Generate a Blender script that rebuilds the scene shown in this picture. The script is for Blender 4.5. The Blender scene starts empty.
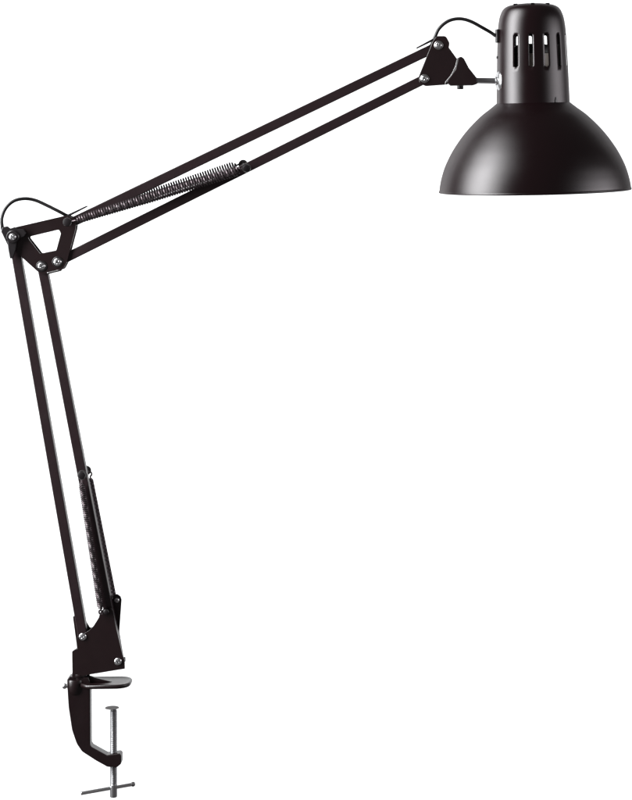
import bpy, bmesh, math, random
from mathutils import Vector, Matrix
random.seed(4)
R = math.radians
sc = bpy.context.scene
COL = sc.collection

# ------------------------------------------------------------------ layout
# the lamp stands in the plane Y = 0, measured in millimetres: x to the right, y downwards from the top
CAM = Vector((0.400, -2.0, 0.650))
def P(x, y, d=0.0):
    """millimetres (x right, y down) read off the drawing, at depth d mm behind the lamp plane"""
    k = (2000.0 + d) / 2000.0
    return Vector((CAM.x + (x / 1000 - CAM.x) * k, d / 1000, CAM.z + ((800 - y) / 1000 - CAM.z) * k))
MM = 0.001

# ------------------------------------------------------------------ materials
def principled(name, col, rough, metal=0.0, spec=0.5, bump=0.0, bscale=900, cvar=0.0, rvar=0.0, coat=0.0):
    m = bpy.data.materials.new(name); m.use_nodes = True
    nt = m.node_tree; b = nt.nodes['Principled BSDF']
    b.inputs['Base Color'].default_value = (*col, 1)
    b.inputs['Roughness'].default_value = rough
    b.inputs['Metallic'].default_value = metal
    b.inputs['Specular IOR Level'].default_value = spec
    b.inputs['Coat Weight'].default_value = coat
    if metal > .6: b.inputs['Specular Tint'].default_value = (*[c * .55 for c in col], 1)
    b.inputs['Coat Roughness'].default_value = 0.12
    tc = nt.nodes.new('ShaderNodeTexCoord')
    def noise(scale, detail=3):
        n = nt.nodes.new('ShaderNodeTexNoise'); n.inputs['Scale'].default_value = scale
        n.inputs['Detail'].default_value = detail
        nt.links.new(tc.outputs['Object'], n.inputs['Vector']); return n
    if bump:
        n = noise(bscale); bp = nt.nodes.new('ShaderNodeBump')
        bp.inputs['Strength'].default_value = bump; bp.inputs['Distance'].default_value = 0.0003
        nt.links.new(n.outputs['Fac'], bp.inputs['Height']); nt.links.new(bp.outputs['Normal'], b.inputs['Normal'])
    if cvar:
        n = noise(260, 5); r = nt.nodes.new('ShaderNodeMix'); r.data_type = 'RGBA'
        r.inputs[6].default_value = (*[c * (1 - cvar) for c in col], 1)
        r.inputs[7].default_value = (*[c * (1 + cvar) for c in col], 1)
        nt.links.new(n.outputs['Fac'], r.inputs[0]); nt.links.new(r.outputs[2], b.inputs['Base Color'])
    if rvar:
        n = noise(70, 4); mr = nt.nodes.new('ShaderNodeMapRange')
        mr.inputs['To Min'].default_value = rough - rvar; mr.inputs['To Max'].default_value = rough + rvar
        nt.links.new(n.outputs['Fac'], mr.inputs['Value']); nt.links.new(mr.outputs['Result'], b.inputs['Roughness'])
    return m

def satin(name, col, rough, top=0.3, rvar=0.02):
    m = bpy.data.materials.new(name); m.use_nodes = True
    nt = m.node_tree; nt.nodes.remove(nt.nodes['Principled BSDF']); out = nt.nodes['Material Output']
    d = nt.nodes.new('ShaderNodeBsdfDiffuse'); d.inputs['Color'].default_value = (*col, 1)
    g = nt.nodes.new('ShaderNodeBsdfAnisotropic'); g.distribution = 'BECKMANN'; g.inputs['Color'].default_value = (1, .97, .98, 1)
    fr = nt.nodes.new('ShaderNodeFresnel'); fr.inputs['IOR'].default_value = 1.5
    mn = nt.nodes.new('ShaderNodeMath'); mn.operation = 'MINIMUM'; mn.inputs[1].default_value = top
    tc = nt.nodes.new('ShaderNodeTexCoord')
    n1 = nt.nodes.new('ShaderNodeTexNoise'); n1.inputs['Scale'].default_value = 60; n1.inputs['Detail'].default_value = 4
    n2 = nt.nodes.new('ShaderNodeTexNoise'); n2.inputs['Scale'].default_value = 1300; n2.inputs['Detail'].default_value = 2
    mr = nt.nodes.new('ShaderNodeMapRange'); mr.inputs['To Min'].default_value = rough - rvar; mr.inputs['To Max'].default_value = rough + rvar
    bp = nt.nodes.new('ShaderNodeBump'); bp.inputs['Strength'].default_value = .06; bp.inputs['Distance'].default_value = .0003
    mx = nt.nodes.new('ShaderNodeMixShader'); L = nt.links.new
    for n in (n1, n2): L(tc.outputs['Object'], n.inputs['Vector'])
    L(n1.outputs['Fac'], mr.inputs['Value']); L(mr.outputs['Result'], g.inputs['Roughness'])
    L(n2.outputs['Fac'], bp.inputs['Height']); L(bp.outputs['Normal'], g.inputs['Normal'])
    L(fr.outputs['Fac'], mn.inputs[0]); L(mn.outputs[0], mx.inputs['Fac']); L(d.outputs[0], mx.inputs[1]); L(g.outputs[0], mx.inputs[2])
    L(mx.outputs[0], out.inputs['Surface']); return m

M_SHADE = satin('satin_black_paint', (0.0062, 0.0023, 0.0029), 0.42, .15)
M_DOME = satin('satin_black_paint_dome', (0.0048, 0.0016, 0.0021), 0.43, .12)
M_INNER = principled('white_reflector_paint', (0.75, 0.75, 0.73), 0.45)
M_BAR = principled('black_powder_coat', (0.0118, 0.0044, 0.0060), 0.40, spec=0.5, bump=0.35, bscale=700, cvar=0.35, rvar=0.05)
M_PLATE = principled('black_enamel', (0.0080, 0.0028, 0.0034), 0.34, spec=0.5, bump=0.10, bscale=600, cvar=0.2, rvar=0.04)
M_PLASTIC = principled('black_plastic', (0.0075, 0.0055, 0.0065), 0.38, spec=0.5, bump=0.08)
M_CORD = principled('black_cord', (0.006, 0.005, 0.0055), 0.42, bump=0.05)
M_CAST = principled('black_cast_metal', (0.0060, 0.0014, 0.0020), 0.36, spec=0.5, bump=0.25, bscale=380, cvar=0.3, rvar=0.05)
M_ZINC = principled('zinc_plated_steel', (0.74, 0.74, 0.75), 0.28, metal=1.0, bump=0.08, rvar=0.06, cvar=0.1)
M_STEEL = principled('dull_steel', (0.27, 0.265, 0.265), 0.40, metal=1.0, bump=0.15, rvar=0.08, cvar=0.2)
M_ROD = principled('bright_steel', (0.42, 0.42, 0.43), 0.36, metal=1.0, bump=0.12, rvar=0.06, cvar=0.15)
M_SPRING = principled('spring_steel', (0.085, 0.070, 0.075), 0.40, metal=0.7, rvar=0.05)
M_CERAMIC = principled('pale_ceramic', (0.72, 0.66, 0.58), 0.4)
M_BACK = principled('white_backdrop_paper', (0.86, 0.86, 0.86), 0.9, spec=0.1)

# ------------------------------------------------------------------ mesh helpers
def link(name, bm, mat, parent=None, bevel=0.0, smooth=True, segs=2, angle=35):
    bmesh.ops.recalc_face_normals(bm, faces=bm.faces)
    me = bpy.data.meshes.new(name); bm.to_mesh(me); bm.free()
    for m in (mat if isinstance(mat, (list, tuple)) else [mat]): me.materials.append(m)
    o = bpy.data.objects.new(name, me); COL.objects.link(o)
    if parent is not None: o.parent = parent
    if bevel:
        b = o.modifiers.new('bevel', 'BEVEL'); b.width = bevel * MM; b.segments = segs
        b.limit_method = 'ANGLE'; b.angle_limit = R(angle)
    if smooth:
        for p in me.polygons: p.use_smooth = True
        try: me.set_sharp_from_angle(angle=R(angle))
        except Exception: pass
    return o

def fillet(pts, rads, n=5):
    out = []; L = len(pts)
    for i, p in enumerate(pts):
        r = rads[i] if isinstance(rads, (list, tuple)) else rads
        a = Vector(pts[i - 1]); b = Vector(p); c = Vector(pts[(i + 1) % L])
        u = (a - b); v = (c - b); lu, lv = u.length, v.length; u.normalize(); v.normalize()
        ang = u.angle(v)
        if r <= 0 or ang > R(172): out.append((b.x, b.y)); continue
        t = min(r / math.tan(ang / 2), lu * .48, lv * .48)
        p0 = b + u * t; p1 = b + v * t
        for k in range(n + 1):
            s = k / n
            q = p0 * (1 - s) ** 2 + b * 2 * s * (1 - s) + p1 * s * s
            out.append((q.x, q.y))
    return out

def circle(cx, cy, r, n=24):
    return [(cx + r * math.cos(2 * math.pi * k / n), cy + r * math.sin(2 * math.pi * k / n)) for k in range(n)]

def add_prism(bm, outer, d0, d1, holes=(), ref=None):
    """outline in mm, extruded from depth d0 to d1; the outline is read at depth ref (front by default)"""
    ref = d0 if ref is None else ref
    edges = []
    for loop in (outer, *holes):
        vs = []
        for x, y in loop:
            p = P(x, y, ref); p.y = d0 * MM; vs.append(bm.verts.new(p))
        for i in range(len(vs)): edges.append(bm.edges.new((vs[i - 1], vs[i])))
    if holes:
        g = bmesh.ops.triangle_fill(bm, use_beauty=True, use_dissolve=False, edges=edges)
        faces = [f for f in g['geom'] if isinstance(f, bmesh.types.BMFace)]
    else:
        faces = [bm.faces.new([e.verts[0] for e in edges])] if False else [bm.faces.new(vs)]
    ex = bmesh.ops.extrude_face_region(bm, geom=faces)
    for v in ex['geom']:
        if isinstance(v, bmesh.types.BMVert): v.co.y = d1 * MM

def add_bar(bm, a, b, w, d0, d1, ext=0, ref=0):
    a = Vector(a); b = Vector(b); u = (b - a).normalized(); n = Vector((-u.y, u.x)) * w / 2
    a = a - u * ext; b = b + u * ext
    add_prism(bm, [tuple(a + n), tuple(b + n), tuple(b - n), tuple(a - n)], d0, d1, ref=ref)

def frames(pts):
    T = []
    for i in range(len(pts)):
        a = pts[max(0, i - 1)]; b = pts[min(len(pts) - 1, i + 1)]; T.append((b - a).normalized())
    n = T[0].orthogonal().normalized(); N = [n]
    for i in range(1, len(pts)):
        q = T[i - 1].rotation_difference(T[i]); n = q @ n; n = (n - T[i] * n.dot(T[i])).normalized(); N.append(n)
    return T, N

def add_tube(bm, pts, r, sides=8, cap=True):
    T, N = frames(pts); rings = []
    for i, p in enumerate(pts):
        rr = (r[i] if isinstance(r, (list, tuple)) else r) * MM
        B = T[i].cross(N[i])
        rings.append([bm.verts.new(p + (N[i] * math.cos(2 * math.pi * k / sides) + B * math.sin(2 * math.pi * k / sides)) * rr) for k in range(sides)])
    for i in range(len(rings) - 1):
        for k in range(sides):
            bm.faces.new((rings[i][k - 1], rings[i][k], rings[i + 1][k], rings[i + 1][k - 1]))
    if cap:
        bm.faces.new(rings[0]); bm.faces.new(list(reversed(rings[-1])))

def spline(pts, n=8):
    out = []
    for i in range(len(pts) - 1):
        p0 = pts[max(0, i - 1)]; p1 = pts[i]; p2 = pts[i + 1]; p3 = pts[min(len(pts) - 1, i + 2)]
        for k in range(n):
            t = k / n
            out.append(0.5 * ((2 * p1) + (p2 - p0) * t + (2 * p0 - 5 * p1 + 4 * p2 - p3) * t * t + (3 * p1 - p0 - 3 * p2 + p3) * t ** 3))
    out.append(pts[-1]); return out

def add_lathe(bm, prof, origin, axis, n=32, start=0, sharp_close=True):
    """prof: (radius, height) in mm along axis from origin"""
    axis = axis.normalized(); q = Vector((0, 0, 1)).rotation_difference(axis).to_matrix()
    rings = []
    for r, h in prof:
        if r < 1e-6: rings.append([bm.verts.new(origin + axis * h * MM)])
        else: rings.append([bm.verts.new(origin + q @ Vector((r * MM * math.cos(start + 2 * math.pi * k / n), r * MM * math.sin(start + 2 * math.pi * k / n), h * MM))) for k in range(n)])
    for a, b in zip(rings, rings[1:]):
        for k in range(n):
            if len(a) == 1 and len(b) == 1: continue
            if len(a) == 1: bm.faces.new((a[0], b[k], b[k - 1]))
            elif len(b) == 1: bm.faces.new((a[k - 1], a[k], b[0]))
            else: bm.faces.new((a[k - 1], a[k], b[k], b[k - 1]))

FRONT = Vector((0, -1, 0))
root = bpy.data.objects.new('desk_lamp', None); COL.objects.link(root)
root.location = (0, 0, 0)
root['label'] = 'black clamp-on desk lamp with sprung folding arms and a domed metal shade'
root['category'] = 'desk lamp'
root.empty_display_size = 0.05

# ------------------------------------------------------------------ screws
def screw(parent, x, y, d, r=3.3, ring=None, rot=0.4, name='bolt', cap_mat=None, back=None, ring_mat=None):
    """pan head with a cross recess, on the face at depth d, looking towards the front"""
    bm = bmesh.new(); o = P(x, y, d)
    # head
    prof = [(r, 0), (r, .45), (r * .93, .95), (r * .75, 1.35), (r * .5, 1.6), (r * .3, 1.68), (0, 1.7)]
    add_lathe(bm, prof, o, FRONT, 28)
    head = link(name, bm, cap_mat or M_ZINC, parent)
    if cap_mat is None:
        bm = bmesh.new()
        for a in ():
            c = o
            for s0, s1 in (((-1, -1)), ):
                pass
            vs = []
            for dd in (0, .62 + (0.02 if a == rot else 0)):
                for su, sv in ((-1, -1), (1, -1), (1, 1), (-1, 1)):
                    vs.append(bm.verts.new(c + FRONT * dd * MM * .9 + u * su * r * .58 * MM + v * sv * r * .13 * MM))
            for f in ((0, 1, 2, 3), (4, 5, 6, 7), (0, 1, 5, 4), (1, 2, 6, 5), (2, 3, 7, 6), (3, 0, 4, 7)):
                bm.faces.new([vs[i] for i in f])
        link('cross_recess', bm, M_PLASTIC, head, smooth=False) if False else bm.free()
        # real recess cut with a boolean that is applied right away
        cut = bmesh.new()
        for a in (rot, rot + math.pi / 2):
            u = Vector((math.cos(a), 0, math.sin(a))); v = Vector((-math.sin(a), 0, math.cos(a)))
            vs = []
            k = 1.0 if a == rot else 0.93
            for dd, w in ((.5 * k, .05), (2.4 * k, .17)):
                for su, sv in ((-1, -1), (1, -1), (1, 1), (-1, 1)):
                    vs.append(cut.verts.new(o + FRONT * dd * MM + u * su * r * (.40 if dd < 1 else .68) * MM * k + v * sv * r * w * MM))
            for f in ((3, 2, 1, 0), (4, 5, 6, 7), (0, 1, 5, 4), (1, 2, 6, 5), (2, 3, 7, 6), (3, 0, 4, 7)):
                cut.faces.new([vs[i] for i in f])
        bmesh.ops.recalc_face_normals(cut, faces=cut.faces)
        cm = bpy.data.meshes.new('cut'); cut.to_mesh(cm); cut.free()
        co = bpy.data.objects.new('cut', cm); COL.objects.link(co)
        md = head.modifiers.new('b', 'BOOLEAN'); md.object = co; md.operation = 'DIFFERENCE'; md.solver = 'EXACT'; md.use_self = True
        dg = bpy.context.evaluated_depsgraph_get()
        nm = bpy.data.meshes.new_from_object(head.evaluated_get(dg))
        head.modifiers.clear(); head.data = nm
        bpy.data.objects.remove(co)
    if ring:
        bm = bmesh.new()
        add_lathe(bm, [(r * .6, -.05), (ring, -.05), (ring, .35), (ring - .35, .6), (r * .6, .6)], o, FRONT, 28)
        link('washer', bm, ring_mat or M_PLASTIC, head)
    if back is not None:
        bm = bmesh.new(); ob = o.copy(); ob.y = back * MM
        add_lathe(bm, [(1.9, -(back - d)), (1.9, 0), (3.6, 0), (3.6, 2.6), (3.0, 3.1), (1.7, 3.1), (1.7, 4.4), (0, 4.6)], ob, Vector((0, 1, 0)), 6 if False else 18)
        link('nut', bm, M_ZINC, head)
    return head

def helix(a, b, r, turns, wire, parent, hooks=(6, 6), name='tension_spring', sag=0, taper=1.0):
    """close coil spring between two points with a loop at each end"""
    ax = (b - a); L = ax.length; u = ax.normalized()
    n1 = Vector((0, -1, 0)); n1 = (n1 - u * n1.dot(u)).normalized(); n2 = u.cross(n1)
    h0, h1 = hooks[0] * MM, hooks[1] * MM
    pts = []; per = 14; N = int(turns * per)
    # start loop round the pin
    for k in range(8): 
        t = k / 8 * math.pi * 1.3 - 0.6
        pts.append(a + u * (math.cos(t + math.pi) * 2.2 * MM) + n2 * math.sin(t + math.pi) * 2.2 * MM)
    for k in range(N + 1):
        s = k / N; t = 2 * math.pi * k / per
        rr = r * (taper + (1 - taper) * min(1, s * 2.2)) * MM * min(1, .35 + min(k, N - k) / (per * 1.6) * .65)
        c = a + u * (h0 + (L - h0 - h1) * s) - Vector((0, 0, sag * MM * math.sin(math.pi * s)))
        pts.append(c + (n1 * math.cos(t) + n2 * math.sin(t)) * rr)
    for k in range(8):
        t = k / 7 * math.pi * 1.3 - 0.6
        pts.append(b + u * (math.cos(t) * 2.2 * MM) + n2 * math.sin(t) * 2.2 * MM)
    bm = bmesh.new(); add_tube(bm, pts, wire, 6)
    return link(name, bm, M_SPRING, parent)

# ------------------------------------------------------------------ arms
def arm_bar(name, a, b, w=9.4, ext=3.5, rad=3):
    bm = bmesh.new()
    A = Vector(a); B = Vector(b); u = (B - A).normalized(); n = Vector((-u.y, u.x)) * w / 2
    A2 = A - u * ext; B2 = B + u * ext
    pts = fillet([tuple(A2 + n), tuple(B2 + n), tuple(B2 - n), tuple(A2 - n)], rad, 6)
    # folded channel: front web and two flanges, open at the back
    add_prism(bm, pts, -4.8, 4.8, ref=-4.8)
    return link(name, bm, M_BAR, root, bevel=.7, segs=3)

L1a, L1b = (12.6, 237), (82.7, 637)
L2a, L2b = (41.6, 266.2), (118, 661.5)
U1a, U1b = (69.5, 223.5), (438, 46)
U2a, U2b = (57.6, 262), (424.5, 79)
arm_bar('lower_arm_bar', L1a, L1b)
arm_bar('lower_arm_bar', L2a, L2b)
arm_bar('upper_arm_bar', U1a, U1b)
arm_bar('upper_arm_bar', U2a, U2b)

# ------------------------------------------------------------------ elbow bracket
bm = bmesh.new()
outer = fillet([(9, 229), (14, 227.5), (66, 215.5), (76.5, 219), (75.5, 229), (66.5, 263), (63, 269.5), (52, 272.5), (42, 274.5), (37, 271), (22, 257.5), (7.5, 243)],
               [5, 2, 4, 5, 3, 4, 5, 0, 4, 3, 3, 5])
hole = fillet([(27.3, 237.2), (59, 229.6), (60.8, 233.5), (56.2, 250.5), (40.2, 253.8)], [1.5, 2, 2, 2, 1.5])
add_prism(bm, outer, -6.6, -5.1, [hole])
add_prism(bm, outer, 5.1, 6.6, [hole], ref=-6.6)
elbow = link('elbow_bracket', bm, M_PLATE, root, bevel=.45)
# rounded cross web joining both plates along the lower edge
bm = bmesh.new()
prof = []
for d, q in ((-6.7, 0), (-5.8, 1.6), (-3.5, 2.4), (3.5, 2.4), (5.8, 1.6), (6.7, 0)): prof.append((d, q))
A = Vector((47, 272.3)); B = Vector((59.5, 269.3)); up = Vector((-.22, -.97))
rows = []
for t in range(9):
    s = t / 8; c = A.lerp(B, s)
    rows.append([bm.verts.new(P(c.x, c.y + q * .0, -6.6) + Vector((0, (d + 6.6) * MM, -q * MM * .55))) for d, q in prof])
for r0, r1 in zip(rows, rows[1:]):
    for k in range(len(prof) - 1): bm.faces.new((r0[k], r0[k + 1], r1[k + 1], r1[k]))
w = link('cross_web', bm, M_STEEL, elbow); s = w.modifiers.new('s', 'SOLIDIFY'); s.thickness = .0009
screw(elbow, 41.6, 266.2, -6.6, 3.9, 5.4, .5, back=6.6)
screw(elbow, 57.6, 262, -6.6, 3.9, 5.4, 1.0, back=6.6)

# plastic three lobed clip on the top pivot
bm = bmesh.new()
lob = fillet([(.8, 231.5), (2.2, 227.2), (7.2, 226.2), (10, 228.5), (14.5, 227), (17.5, 228.8), (24, 229.2), (26.3, 233), (24.2, 236.8), (18.8, 239), (16.2, 243), (15.5, 250), (12.9, 258.3),
              (9.8, 258.6), (8, 249), (7.2, 241), (3, 235.5)], [1.5, 1.5, 1.5, 1, 2, 1.5, 2, 2.5, 2, 1.5, 1.5, 1.5, .8, .8, 1, 1.5, 1.5], 4)
add_prism(bm, lob, -10.2, -6.9)
clip = link('pivot_clip', bm, M_PLASTIC, root, bevel=1.1, segs=3)
bm = bmesh.new(); add_lathe(bm, [(0, -.3), (6.4, -.3), (6.4, .8), (5.6, 1.5), (0, 1.5)], P(12.8, 236.8, -10.2), FRONT, 32)
link('boss', bm, M_PLASTIC, clip)
screw(clip, 12.6, 237, -11.7, 3.6, None, .2, back=6.6)

# knob where the springs hook on at the elbow
def pin(x, y, d0, d1, r=4.3, ring=True, parent=None, name='spring_pin', backcap=True, to=None):
    bm = bmesh.new(); o = P(x, y, d0); AX = Vector((0, 1, 0)) if to is None else (P(*to, d1) - o).normalized()
    prof = [(0, 0), (r * .55, 0), (r * .9, .5), (r, 1.4), (r, 3.2), (r * .8, 3.4), (2.0, 3.4), (2.0, d1 - d0 - 3.4)]
    if backcap: prof += [(r * .8, d1 - d0 - 3.4), (r, d1 - d0 - 3), (r * .95, d1 - d0 - .6), (0, d1 - d0)]
    else: prof += [(0, d1 - d0)]
    add_lathe(bm, prof, o, AX, 28)
    p = link(name, bm, M_PLASTIC, parent or root)
    if ring:
        for off in ((3.6, 4.3), (d1 - d0 - 4.3, d1 - d0 - 3.6)):
            bm = bmesh.new()
            add_lathe(bm, [(2.0, off[0]), (r + .75, off[0]), (r + .75, off[1]), (2.0, off[1])], o, AX, 28)
            link('washer', bm, M_STEEL, p)
    return p
pin(66.8, 222.2, -17.5, 17, 4.4, ring=False)
pin(247, 168.6, -17.5, 17, 3.9, to=(242.5, 163.6))
pin(81.4, 475.6, -15, 21, 4.0)
pin(105.8, 612.3, -12.5, 16, 2.7, ring=False)

# ------------------------------------------------------------------ springs
helix(P(70, 222.4, -11.6), P(245, 168.0, -11.6), 4.7, 66, .92, root, hooks=(6, 5), taper=.66)
helix(P(70, 221.4, 11.8), P(241, 164.0, 11.8), 4.6, 66, .92, root, hooks=(6, 5), taper=.66)
helix(P(80.6, 477, -9.6), P(101.2, 612.0, -9.6), 2.45, 64, .96, root, hooks=(6, 3))
helix(P(89.6, 474, 13), P(114.8, 601.0, 13), 1.75, 100, .95, root, hooks=(4.5, 3))

# ------------------------------------------------------------------ head bracket
bm = bmesh.new()
hp = fillet([(432.6, 41.5), (436.5, 36), (446, 36), (449.6, 43), (448.9, 47.5), (460, 63), (455, 80), (447, 84.3), (426, 85.8), (419.3, 83), (419, 75.5)], [2.5, 4, 4, 4, 1, 3, 3, 2, 3, 3, 2])
add_prism(bm, hp, -6.6, -5.2)
add_prism(bm, hp, 5.2, 6.6, ref=-6.6)
head = link('head_bracket', bm, M_PLATE, root, bevel=.45)
screw(head, 438.6, 45.2, -6.6, 3.3, 4.5, .3, back=6.6, ring_mat=M_STEEL)
screw(head, 424.6, 78.6, -6.6, 3.3, 4.4, .9, back=6.6, ring_mat=M_STEEL)

bm = bmesh.new()
bp_ = fillet([(458, 57.8), (461, 56.4), (464, 58.4), (469, 68), (476.6, 77.6), (478.2, 83.5), (473, 85.2), (450.5, 85.6), (446.2, 81.8), (455.2, 69.5)], [1.5, 1.5, 2, 0, 2, 2, 2, 2.5, 2.5, 3])
add_prism(bm, bp_, -8.6, 8.6)
blk = link('swivel_block', bm, M_PLASTIC, root, bevel=1.0, segs=3)
blk.data.materials[0] = M_PLATE
# bright edge of the clamping plate between bracket and block
bm = bmesh.new()
e0 = [(457.4, 57.6), (455.2, 66.5), (451, 75), (445.6, 81.6), (444.8, 84)]
e = e0 + [(x + 1.2, y + .3) for x, y in reversed(e0)]
add_prism(bm, e, -8.4, 8.4)
link('edge_strip', bm, M_STEEL, blk, bevel=.2)
bm = bmesh.new(); add_lathe(bm, [(0, 0), (2.9, 0), (3.2, .5), (3.2, 5.5), (0, 5.5)], P(460.3, 89.3, 0), Vector((0, 0, 1)), 16)
link('adjusting_screw', bm, M_PLASTIC, blk)

# ------------------------------------------------------------------ rod and dome washer
SH_D = 10.0
rod0 = P(474, 80.6, 0); rod1 = P(501, 81.0, 0)
bm = bmesh.new(); add_tube(bm, [rod0, P(477, 80.6, 0), P(495, 80.9, 0), rod1], 2.85, 20)
rod = link('mounting_rod', bm, M_ROD, root)

# ------------------------------------------------------------------ shade group: local frame, z up along the axis, origin at cap base
lean = Matrix.Rotation(R(-1.25), 4, 'Y') @ Matrix.Rotation(R(1.25), 4, 'X')
base = P(533.2, 104, SH_D)
SHM = Matrix.Translation(base) @ lean
def xf(bm): bmesh.ops.transform(bm, matrix=SHM, verts=bm.verts)

# dome
prof = [(34.0, 2.2), (36.0, 1.6), (38.0, .2), (43.4, -4.1), (51.8, -10.4), (59.5, -17.5), (67.3, -25.7), (74.4, -34.5), (81.6, -45.0), (86.7, -54.2), (91.0, -63.8), (94.1, -73.8), (95.7, -81.5), (96.2, -85.4)]
sp = [Vector((r, 0, z)) for r, z in prof]
sm = spline(sp, 5)
outerp = [(v.x, v.z) for v in sm]
# rolled rim then the inside skin
rim = [(96.7, -86.0), (96.9, -86.8), (96.5, -87.5), (95.7, -87.5), (95.2, -86.8)]
inner = []
for i, (r, z) in enumerate(outerp):
    a = outerp[max(0, i - 1)]; b = outerp[min(len(outerp) - 1, i + 1)]
    t = Vector((b[0] - a[0], b[1] - a[1])).normalized(); n = Vector((t.y, -t.x))
    inner.append((r + n.x * .9, z + n.y * .9))
full = outerp + rim + [(r, z) for r, z in reversed(inner)]
bm = bmesh.new(); n = 128
add_lathe(bm, full, Vector((0, 0, 0)), Vector((0, 0, 1)), n)
no = len(outerp) + len(rim) - 1
bm.faces.ensure_lookup_table()
for i, f in enumerate(bm.faces): f.material_index = 1 if i // n >= no else 0
xf(bm); shade = link('lamp_shade', bm, [M_DOME, M_INNER], root, angle=60)

# cap with slots
N_AZ = 0
slots = [R(a) for a in (-31, -5.5, 20, 45.5, 71, 97, 153, 179.3, 200.5, 231)]
HW = 1.95            # slot half width in mm
def capr(z):
    pts = [(0, 36.6), (27, 35.6), (54, 34.5), (74, 33.2), (84, 31.6), (90, 29.7), (94.3, 27.2), (97.3, 23.8), (99, 20), (100.3, 13), (100.8, 6)]
    for (z0, r0), (z1, r1) in zip(pts, pts[1:]):
        if z <= z1: return r0 + (r1 - r0) * (z - z0) / (z1 - z0)
    return 6
az = []
extra = sorted(slots)
filled = []
step = 25.5
k = 0
for s in slots + [R(-31 - 25.5), R(-31 + 25.5 * 12)]:
    pass
cols = []   # (azimuth, slot index or None, side)
hwang = HW / 34.5
for i, s in enumerate(slots):
    cols += [(s - hwang, i, -1), (s, i, 0), (s + hwang, i, 1)]
    nxt = slots[i + 1] if i + 1 < len(slots) else slots[0] + 2 * math.pi
    a0, a1 = s + hwang, nxt - hwang
    m = max(4, int(round((a1 - a0) / R(3.2))))
    for q in range(1, m): cols.append((a0 + (a1 - a0) * q / m, None, 0))
Z0, Z1 = 36.8, 69.4
rowsz = [(-.6, None), (0, None), (6, None), (14, None), (24, None), (32, None), (Z0 - .1, .25), (Z0 + .25, .62), (Z0 + .9, .9), (Z0 + 2, 1), (45, 1), (53, 1), (61, 1), (Z1 - 2, 1), (Z1 - .9, .9), (Z1 - .25, .62), (Z1 + .1, .25),
         (71.5, None), (74, None), (78, None), (81.5, None), (84, None), (86.5, None), (88.5, None), (90.3, None), (92, None), (93.4, None), (94.6, None), (95.7, None), (96.6, None), (97.4, None), (98.1, None), (98.7, None), (99.2, None), (99.7, None), (100.15, None), (100.5, None), (100.8, None)]
# smooth profile through the points
profz = [(36.7, -.6), (36.6, 0), (35.8, 27), (34.9, 54), (33.9, 74), (32.6, 84), (31.2, 89.3), (29.3, 93.6), (26.9, 96.5), (23, 98.6), (18.5, 99.7), (11, 100.6), (6, 100.9)]
ps = spline([Vector((r, 0, z)) for r, z in profz], 10)
def rz(z):
    for a, b in zip(ps, ps[1:]):
        if z <= b.z: return a.x + (b.x - a.x) * (z - a.z) / (b.z - a.z)
    return ps[-1].x
bm = bmesh.new(); grid = []
for z, wf in rowsz:
    ring = []
    for a, si, side in cols:
        aa = a
        if si is not None and wf is not None and side: aa = slots[si] + side * hwang * wf
        r = rz(z)
        ring.append(bm.verts.new((r * math.sin(aa) * MM, -r * math.cos(aa) * MM, z * MM)))
    grid.append(ring)
C = len(cols)
for j in range(len(rowsz) - 1):
    zm = (rowsz[j][0] + rowsz[j + 1][0]) / 2
    for i in range(C):
        c0, c1 = cols[i], cols[(i + 1) % C]
        inslot = c0[1] is not None and c1[1] is not None and c0[1] == c1[1]
        if inslot and Z0 - .1 < zm < Z1 + .1: continue
        bm.faces.new((grid[j][i], grid[j][(i + 1) % C], grid[j + 1][(i + 1) % C], grid[j + 1][i]))
top = bm.verts.new((0, 0, 101.1 * MM))
for i in range(C): bm.faces.new((grid[-1][i], grid[-1][(i + 1) % C], top))
xf(bm)
cap = link('shade_cap', bm, M_SHADE, root, angle=50)
s = cap.modifiers.new('s', 'SOLIDIFY'); s.thickness = .0004; s.offset = 0

def Q(x, y, z): return SHM @ Vector((x * MM, y * MM, z * MM))
zax = (SHM.to_3x3() @ Vector((0, 0, 1))).normalized()
# seam collar under the cap
bm = bmesh.new(); add_lathe(bm, [(33.5, -1.2), (36.1, -1.2), (36.1, 1.6), (33.5, 1.6)], Q(0, 0, 0), zax, 96)
link('seam_ring', bm, M_CORD, shade)
# small catch at the lower edge and rivet on the left
def on_cap(phi, z, off): 
    r = rz(z) + off; return Q(r * math.sin(phi), -r * math.cos(phi), z), (SHM.to_3x3() @ Vector((math.sin(phi), -math.cos(phi), 0))).normalized()
p, nrm = on_cap(R(34), 3.2, .45)
bm = bmesh.new(); tdir = nrm.cross(zax).normalized()
def add_box(bm, c, u, v, w, a, b, d):
    vs = [bm.verts.new(c + u * (i * a / 2 * MM) + v * (j * b / 2 * MM) + w * (k_ * d / 2 * MM)) for i in (-1, 1) for j in (-1, 1) for k_ in (-1, 1)]
    for f in ((0, 1, 3, 2), (4, 5, 7, 6), (0, 1, 5, 4), (2, 3, 7, 6), (0, 2, 6, 4), (1, 3, 7, 5)): bm.faces.new([vs[i] for i in f])
add_box(bm, p - zax * .6 * MM, tdir, zax, nrm, 2.6, 3.0, .8); add_box(bm, p + zax * 1.6 * MM, tdir, zax, nrm, 1.1, 3.0, .9)
link('catch', bm, M_CORD, cap, bevel=.2)
p, nrm = on_cap(R(-84), 47.5, 0)
bm = bmesh.new(); add_lathe(bm, [(0, -.5), (1.4, -.5), (1.4, .8), (1, 1.3), (0, 1.4)], p, nrm, 14)
link('rivet', bm, M_PLASTIC, cap)
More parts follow.
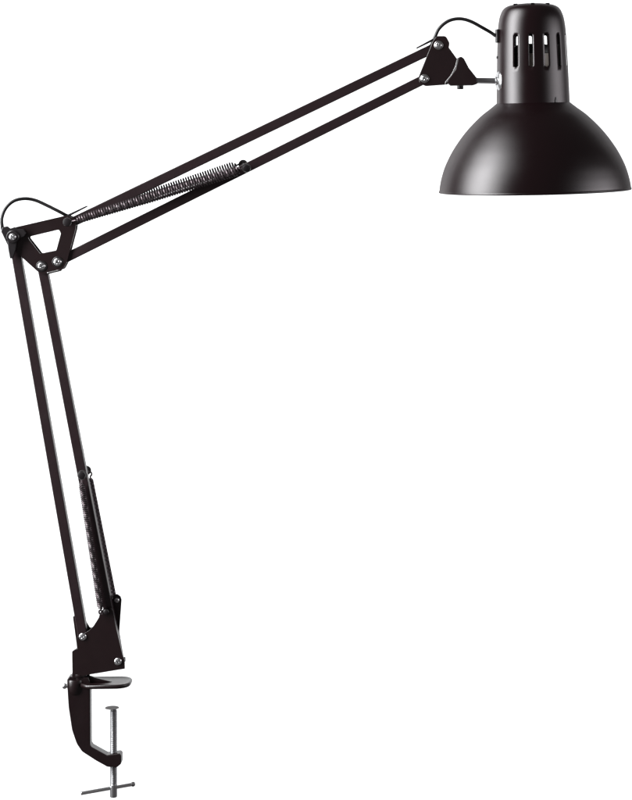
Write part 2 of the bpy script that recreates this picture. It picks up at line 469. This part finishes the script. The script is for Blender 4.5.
for xx in (-16.5, 0, 15.5):
    bm = bmesh.new(); y_ = -math.sqrt(19.5 ** 2 - xx ** 2); zt_ = 99.6
    add_box(bm, Q(xx, y_, zt_), (SHM.to_3x3() @ Vector((1, 0, 0))), (SHM.to_3x3() @ Vector((0, 1, 0))), zax, 4.2, 5.0, 1.9)
    link('vent_louvre', bm, M_CORD, cap, bevel=.4)
# grommet for the cord
p, nrm = on_cap(R(-80), 68.8, .3)
bm = bmesh.new(); add_box(bm, p + nrm * .9 * MM, nrm.cross(zax).normalized(), zax, nrm, 8, 13.5, 3.6)
gr = link('cord_grommet', bm, M_PLASTIC, cap, bevel=1.0, segs=3)
grp = p + nrm * 2.6 * MM
# dome washer on the side of the cap, where the rod enters
phi = math.atan2(-(base.x - rod1.x), 10 * MM)
cz = ((SHM.inverted() @ rod1).z) / MM
ph = R(-74.5)
p, nrm = on_cap(ph, cz, -.4)
bm = bmesh.new(); add_lathe(bm, [(9.4, -1.6), (9.6, .2), (9.2, .9), (7.6, 1.9), (5.6, 2.6), (4.2, 2.9), (4.0, 4.2), (2.6, 4.5), (0, 4.6)], p, nrm, 40)
dw = link('dome_washer', bm, M_ZINC, rod)

# inside: added slot screen, socket and ceramic ring
bm = bmesh.new(); add_lathe(bm, [(0, 60.5), (9, 60.5), (17.5, 59), (18.5, 57), (18.5, 50.6), (0, 50.6)], Q(0, 0, 0), zax, 40)
sk = link('bulb_socket', bm, M_PLASTIC, root, bevel=.5)
bm = bmesh.new(); add_lathe(bm, [(0, 50.6), (15.5, 50.6), (15.5, 20), (17, 12), (17, 4), (13.5, 2), (13.5, 18), (0, 18)], Q(2, 0, 0), zax, 40)
link('ceramic_sleeve', bm, M_CERAMIC, sk)
bm = bmesh.new()
for sx in (-1, 1): add_box(bm, Q(0, sx * 5, 63), (SHM.to_3x3() @ Vector((1, 0, 0))), zax, (SHM.to_3x3() @ Vector((0, 1, 0))), 66, 6, 1.2) if False else None
bm = bmesh.new(); sh = []  # added black screen, stops the bright backdrop showing through the slots
for i in range(25):
    a = R(88 + 184 * i / 24)
    sh.append([bm.verts.new(Q(rr * math.sin(a), -rr * math.cos(a), zz)) for rr, zz in ((27, 4), (27, 59), (26.2, 59), (26.2, 4))])
for a, b in zip(sh, sh[1:]):
    for k_ in range(4): bm.faces.new((a[k_ - 1], a[k_], b[k_], b[k_ - 1]))
bm.faces.new(sh[0]); bm.faces.new(sh[-1])
link('added_slot_screen', bm, M_PLASTIC, sk)

# ------------------------------------------------------------------ cord
def cord(pts): return spline(pts, 8)
bm = bmesh.new()
c1 = [P(84, 634, 6.3), P(60, 500, 6.3), P(35, 358, 6.3), P(16, 262, 6.4), P(8.5, 243, 5.2), P(3.8, 233, -3), P(2.2, 226.5, -7.5), P(1.9, 218, -7.5), P(5.7, 208.4, -6), P(13.5, 201.2, -4), P(24, 198.7, -2), P(35, 200.2, 0), P(47.5, 205.7, 0), P(60, 212.0, 0), P(68, 216.0, 2), P(78, 218, 6.2), P(100, 208.5, 6.4), P(250, 136.2, 6.4), P(420, 54.2, 6.4)]
c1 += [P(430, 47, 6.4), P(434.6, 38.0, 1), P(439, 28.8, -1), P(447, 21.8, -1), P(455.5, 19.0, -1), P(464, 19.3, -1), P(472.5, 22.2, -1), P(482, 27.4, 0), P(490.5, 32.3, 2), grp]
add_tube(bm, cord(c1), 1.75, 12)
cd = link('power_cord', bm, M_CORD, root)
# cord ties with their loose tails
for (x0, y0, x1, y1) in ((68, 215.6, 87, 206.0), (433.5, 39.5, 416.5, 48.4)):
    u = Vector((x1 - x0, y1 - y0)).normalized(); nn = Vector((-u.y, u.x))
    bm = bmesh.new()
    a = Vector((x0, y0)); b = Vector((x1, y1))
    add_prism(bm, [tuple(a + nn * 1.2), tuple(b + nn * .9), tuple(b - nn * .5), tuple(a - nn * 1.2)], -6.2, -3.4)
    link('cable_tie', bm, M_PLASTIC, cd, bevel=.2)

# ------------------------------------------------------------------ base bracket
bm = bmesh.new()
fp = fillet([(77, 643), (77.5, 637), (82, 634.5), (88.5, 631), (93.5, 626), (98.5, 618), (100.5, 612), (104, 608.5), (110.5, 607.5), (113.2, 611), (115.4, 625), (122.5, 655), (124.6, 660), (124.8, 668.8), (118, 669.6), (86, 675.2), (72.4, 678.5), (72, 651.5), (75, 649.5), (77.6, 648.8)],
            [2, 2, 1, 3, 3, 2, 2, 2, 2, 2, 0, 2, 1.5, .5, .5, .5, .3, 1.5, .5, .5], 4)
add_prism(bm, fp, -6.8, -5.2)
bp2 = fillet([(72.8, 616.5), (78, 614), (84, 618), (90, 628), (98, 626), (108, 612), (113.2, 595.5), (117, 594), (120.5, 596.5), (121.5, 600), (119.2, 632), (123.5, 657), (124.6, 668.8), (86, 675.2), (72.4, 678.5), (72.4, 651), (77, 648)],
             [1.5, 1.5, 2, 2, 2, 2, 2, 2, 2, 2, 2, 2, .5, .5, .3, .3, .5], 4)
add_prism(bm, bp2, 5.2, 6.8, ref=5.2)
# web of the folded bracket along its lower left
add_prism(bm, [(72.6, 652), (84, 651), (86, 675), (72.6, 678.4)], -5.2, 5.2, ref=-5)
bb = link('base_bracket', bm, M_PLATE, root, bevel=.45)
screw(bb, 82.7, 636.7, -6.8, 3.8, None, .7, back=6.8)
screw(bb, 118, 661.5, -6.8, 3.8, None, .35, back=6.8)
screw(bb, 116.8, 600.3, 5.2, 2.6, None, 1.1)
bm = bmesh.new(); add_tube(bm, [P(121.5, 659.5, 0), P(125.4, 659.3, 0)], 2.4, 16)
link('spacer_end', bm, M_PLASTIC, bb, bevel=.4)
# swivel post that drops into the clamp
bm = bmesh.new(); add_lathe(bm, [(0, 0), (6.6, 0), (6.6, 14), (7.4, 14.2), (7.4, 17), (0, 17)], P(79.5, 690, 0), Vector((0, 0, 1)), 32)
link('swivel_post', bm, M_PLATE, bb, bevel=.3)

# ------------------------------------------------------------------ clamp
CD = 6.2
bm = bmesh.new()
body = fillet([(67.3, 679), (69, 676.8), (88, 677.6), (89.6, 681), (90, 688), (90.2, 744.6), (91.8, 747.2), (106.5, 755.3), (119.5, 753.5), (121.2, 755.5), (121.2, 764), (116.5, 767.8), (107.2, 767.0), (96, 760.8), (82, 751.8), (76.6, 744), (71.8, 730), (68.4, 707), (67.2, 688)],
              [2, 2, 1, 1, 0, 2, 2, 2, 2, 1.5, 3, 3, 4, 4, 9, 20, 30, 30, 0], 6)
add_prism(bm, body, -CD, CD)
clamp = link('table_clamp', bm, M_CAST, root, bevel=1.0, segs=3)
# round socket at the top of the clamp
bm = bmesh.new(); add_lathe(bm, [(0, 15), (5.5, 15), (7.4, 17), (8.5, 20), (8.9, 24), (8.9, 30), (8.5, 30.8), (7.4, 31.0), (6.9, 30.4), (6.8, 22), (0, 22)], P(76.1, 709.5, 0), Vector((0, 0, 1)), 40)
link('post_socket', bm, M_CAST, clamp)
bm = bmesh.new(); add_lathe(bm, [(0, -1), (2.0, -1), (2.0, 2.0), (2.6, 2.2), (2.9, 3), (2.8, 4.6), (2.0, 5.6), (0, 5.9)], P(68.2, 686, 0), Vector((-1, 0, 0)), 20)
link('locking_screw', bm, M_ZINC, clamp)

# top jaw: broad rounded tongue, dished in the middle, with a rolled edge
bm = bmesh.new()
def jaw_outline(inset):
    pts = []
    hw = 17.5 - inset; x0 = 82 + inset * .6; x1 = 131.5 - inset; rc = 13 - inset * .6
    for (cx, cy, a0) in ((x1 - rc, -hw + rc, -90), (x1 - rc, hw - rc, 0)):
        for k_ in range(13):
            a = R(a0 + 90 * k_ / 12); pts.append((cx + rc * math.cos(a), cy + rc * math.sin(a)))
    pts += [(x0 + 8, hw), (x0, hw * .55), (x0, -hw * .55), (x0 + 8, -hw)]
    return pts
zj = (800 - 681.6)
def jz(x, top): # slightly rising to the free end
    return (zj + (x - 85) * .012) + top
rings = []
for inset, h in ((2.2, -3.6), (.8, -3.2), (0, -2.0), (0, -.3), (.5, .5), (1.4, .75), (2.6, .35), (6, -.15), (11, -.25)):
    rings.append([bm.verts.new((x * MM, y * MM, (jz(x, h)) * MM)) for x, y in jaw_outline(inset)])
nn = len(rings[0])
for a, b in zip(rings, rings[1:]):
    for i in range(nn): bm.faces.new((a[i - 1], a[i], b[i], b[i - 1]))
bm.faces.new(rings[0]); bm.faces.new(rings[-1])
# map onto perspective-corrected x
k0 = P(0, 0, 0)
jaw = link('top_jaw', bm, M_CAST, clamp, angle=50)
# rib of the top jaw near the post
bm = bmesh.new()
rb = [(82, 676.8), (90, 677.0), (104, 680.2), (112, 682.2), (82, 683.0)]
add_prism(bm, rb, -3, 3)
link('jaw_rib', bm, M_CAST, jaw, bevel=1.0, segs=3)

# clamp screw with a real thread
SX = 113.6
bm = bmesh.new()
zb, zt = 800 - 797.0, 800 - 708.0
prof = [(0, zb), (2.9, zb), (3.5, zb + .5), (3.5, zb + 12.5), (3.1, zb + 13)]
z = zb + 13.2
while z < zt - 2.5:
    prof += [(3.0, z), (3.5, z + .45), (3.5, z + .65), (3.0, z + 1.1)]; z += 1.25
prof += [(2.6, zt - 2), (2.6, zt), (0, zt)]
add_lathe(bm, prof, Vector((SX * MM, 0, 0)), Vector((0, 0, 1)), 28)
scw = link('clamp_screw', bm, M_ROD, root, angle=25)
bm = bmesh.new(); add_lathe(bm, [(0, 0), (3.6, 0), (4.2, .3), (6.8, .6), (7.1, .8), (6.9, 1.0), (0, 1.05)], Vector((SX - 1.6, 0, zt - .6)) * MM, Vector((0, 0, 1)), 36)
link('pressure_pad', bm, M_STEEL, scw)
a = P(80.8, 793.4, -9); b = P(133.0, 784.2, 7)
u = (b - a).normalized()
bm = bmesh.new(); add_tube(bm, [a, b], 1.8, 16)
hd = link('tommy_bar', bm, M_ZINC, scw, bevel=.3)
for q, r_ in ((b, 2.4),):
    bm = bmesh.new(); bmesh.ops.create_uvsphere(bm, u_segments=16, v_segments=10, radius=r_ * MM)
    bmesh.ops.transform(bm, matrix=Matrix.Translation(q), verts=bm.verts)
    link('end_knob', bm, M_STEEL, hd)

# ------------------------------------------------------------------ backdrop (a wide paper wall, softly curved towards the sides)
bm = bmesh.new(); W = []
for i in range(41):
    x = -1.6 + 3.2 * i / 40 + .3
    y = 1.5 - .035 * abs(x - .3) ** 3
    W.append((bm.verts.new((x, y, -1.4)), bm.verts.new((x, y, 1.9)), bm.verts.new((x, y + .012, -1.4)), bm.verts.new((x, y + .012, 1.9))))
for a, b in zip(W, W[1:]):
    bm.faces.new((a[0], b[0], b[1], a[1])); bm.faces.new((a[2], a[3], b[3], b[2])); bm.faces.new((a[1], b[1], b[3], a[3])); bm.faces.new((a[0], a[2], b[2], b[0]))
bm.faces.new((W[0][0], W[0][1], W[0][3], W[0][2])); bm.faces.new((W[-1][0], W[-1][2], W[-1][3], W[-1][1]))
bd = link('backdrop', bm, M_BACK); bd['kind'] = 'structure'

# ------------------------------------------------------------------ light
def area(name, loc, target, sx, sy, power, col=(1, 1, 1)):
    l = bpy.data.lights.new(name, 'AREA'); l.shape = 'RECTANGLE'; l.size = sx; l.size_y = sy; l.energy = power; l.color = col
    o = bpy.data.objects.new(name, l); COL.objects.link(o); o.location = loc
    d = Vector(target) - Vector(loc); o.rotation_euler = d.to_track_quat('-Z', 'Y').to_euler(); return o
T = Vector((.52, 0, .66))
def around(az_, el, dist): return T + Vector((math.sin(R(az_)) * math.cos(R(el)), -math.cos(R(az_)) * math.cos(R(el)), math.sin(R(el)))) * dist
area('key_softbox', around(-72, 18, 2.2), T, .55, 2.5, 180, (.97, .99, 1.0))
area('fill_softbox', around(76, 3, 1.6), T, 1.1, .6, 14, (1.0, .97, 1.0))
for sx in (-1, 1):
    area('backdrop_lamp', (.3 + sx * .55, .12, .3), (.3 + sx * .42, 1.5, .25), .25, 1.5, 8.5)
w = bpy.data.worlds.new('World'); sc.world = w; w.use_nodes = True
w.node_tree.nodes['Background'].inputs[0].default_value = (1, .95, .96, 1)
w.node_tree.nodes['Background'].inputs[1].default_value = .11

# ------------------------------------------------------------------ camera
c = bpy.data.cameras.new('camera'); co = bpy.data.objects.new('camera', c); COL.objects.link(co)
co.location = CAM; co.rotation_euler = (R(90), 0, 0)
c.sensor_fit = 'VERTICAL'; c.sensor_height = 36; c.sensor_width = 36
c.lens = 36 * 2.0 / .8
c.shift_x = (316 - 400) / 800; c.shift_y = -(400 - 150) / 800
c.clip_start = .05; c.clip_end = 50
sc.camera = co
sc.render.engine = 'CYCLES'
sc.cycles.max_bounces = 8
sc.view_settings.view_transform = 'Standard'; sc.view_settings.look = 'None'
sc.view_settings.gamma = 1; sc.view_settings.exposure = 0
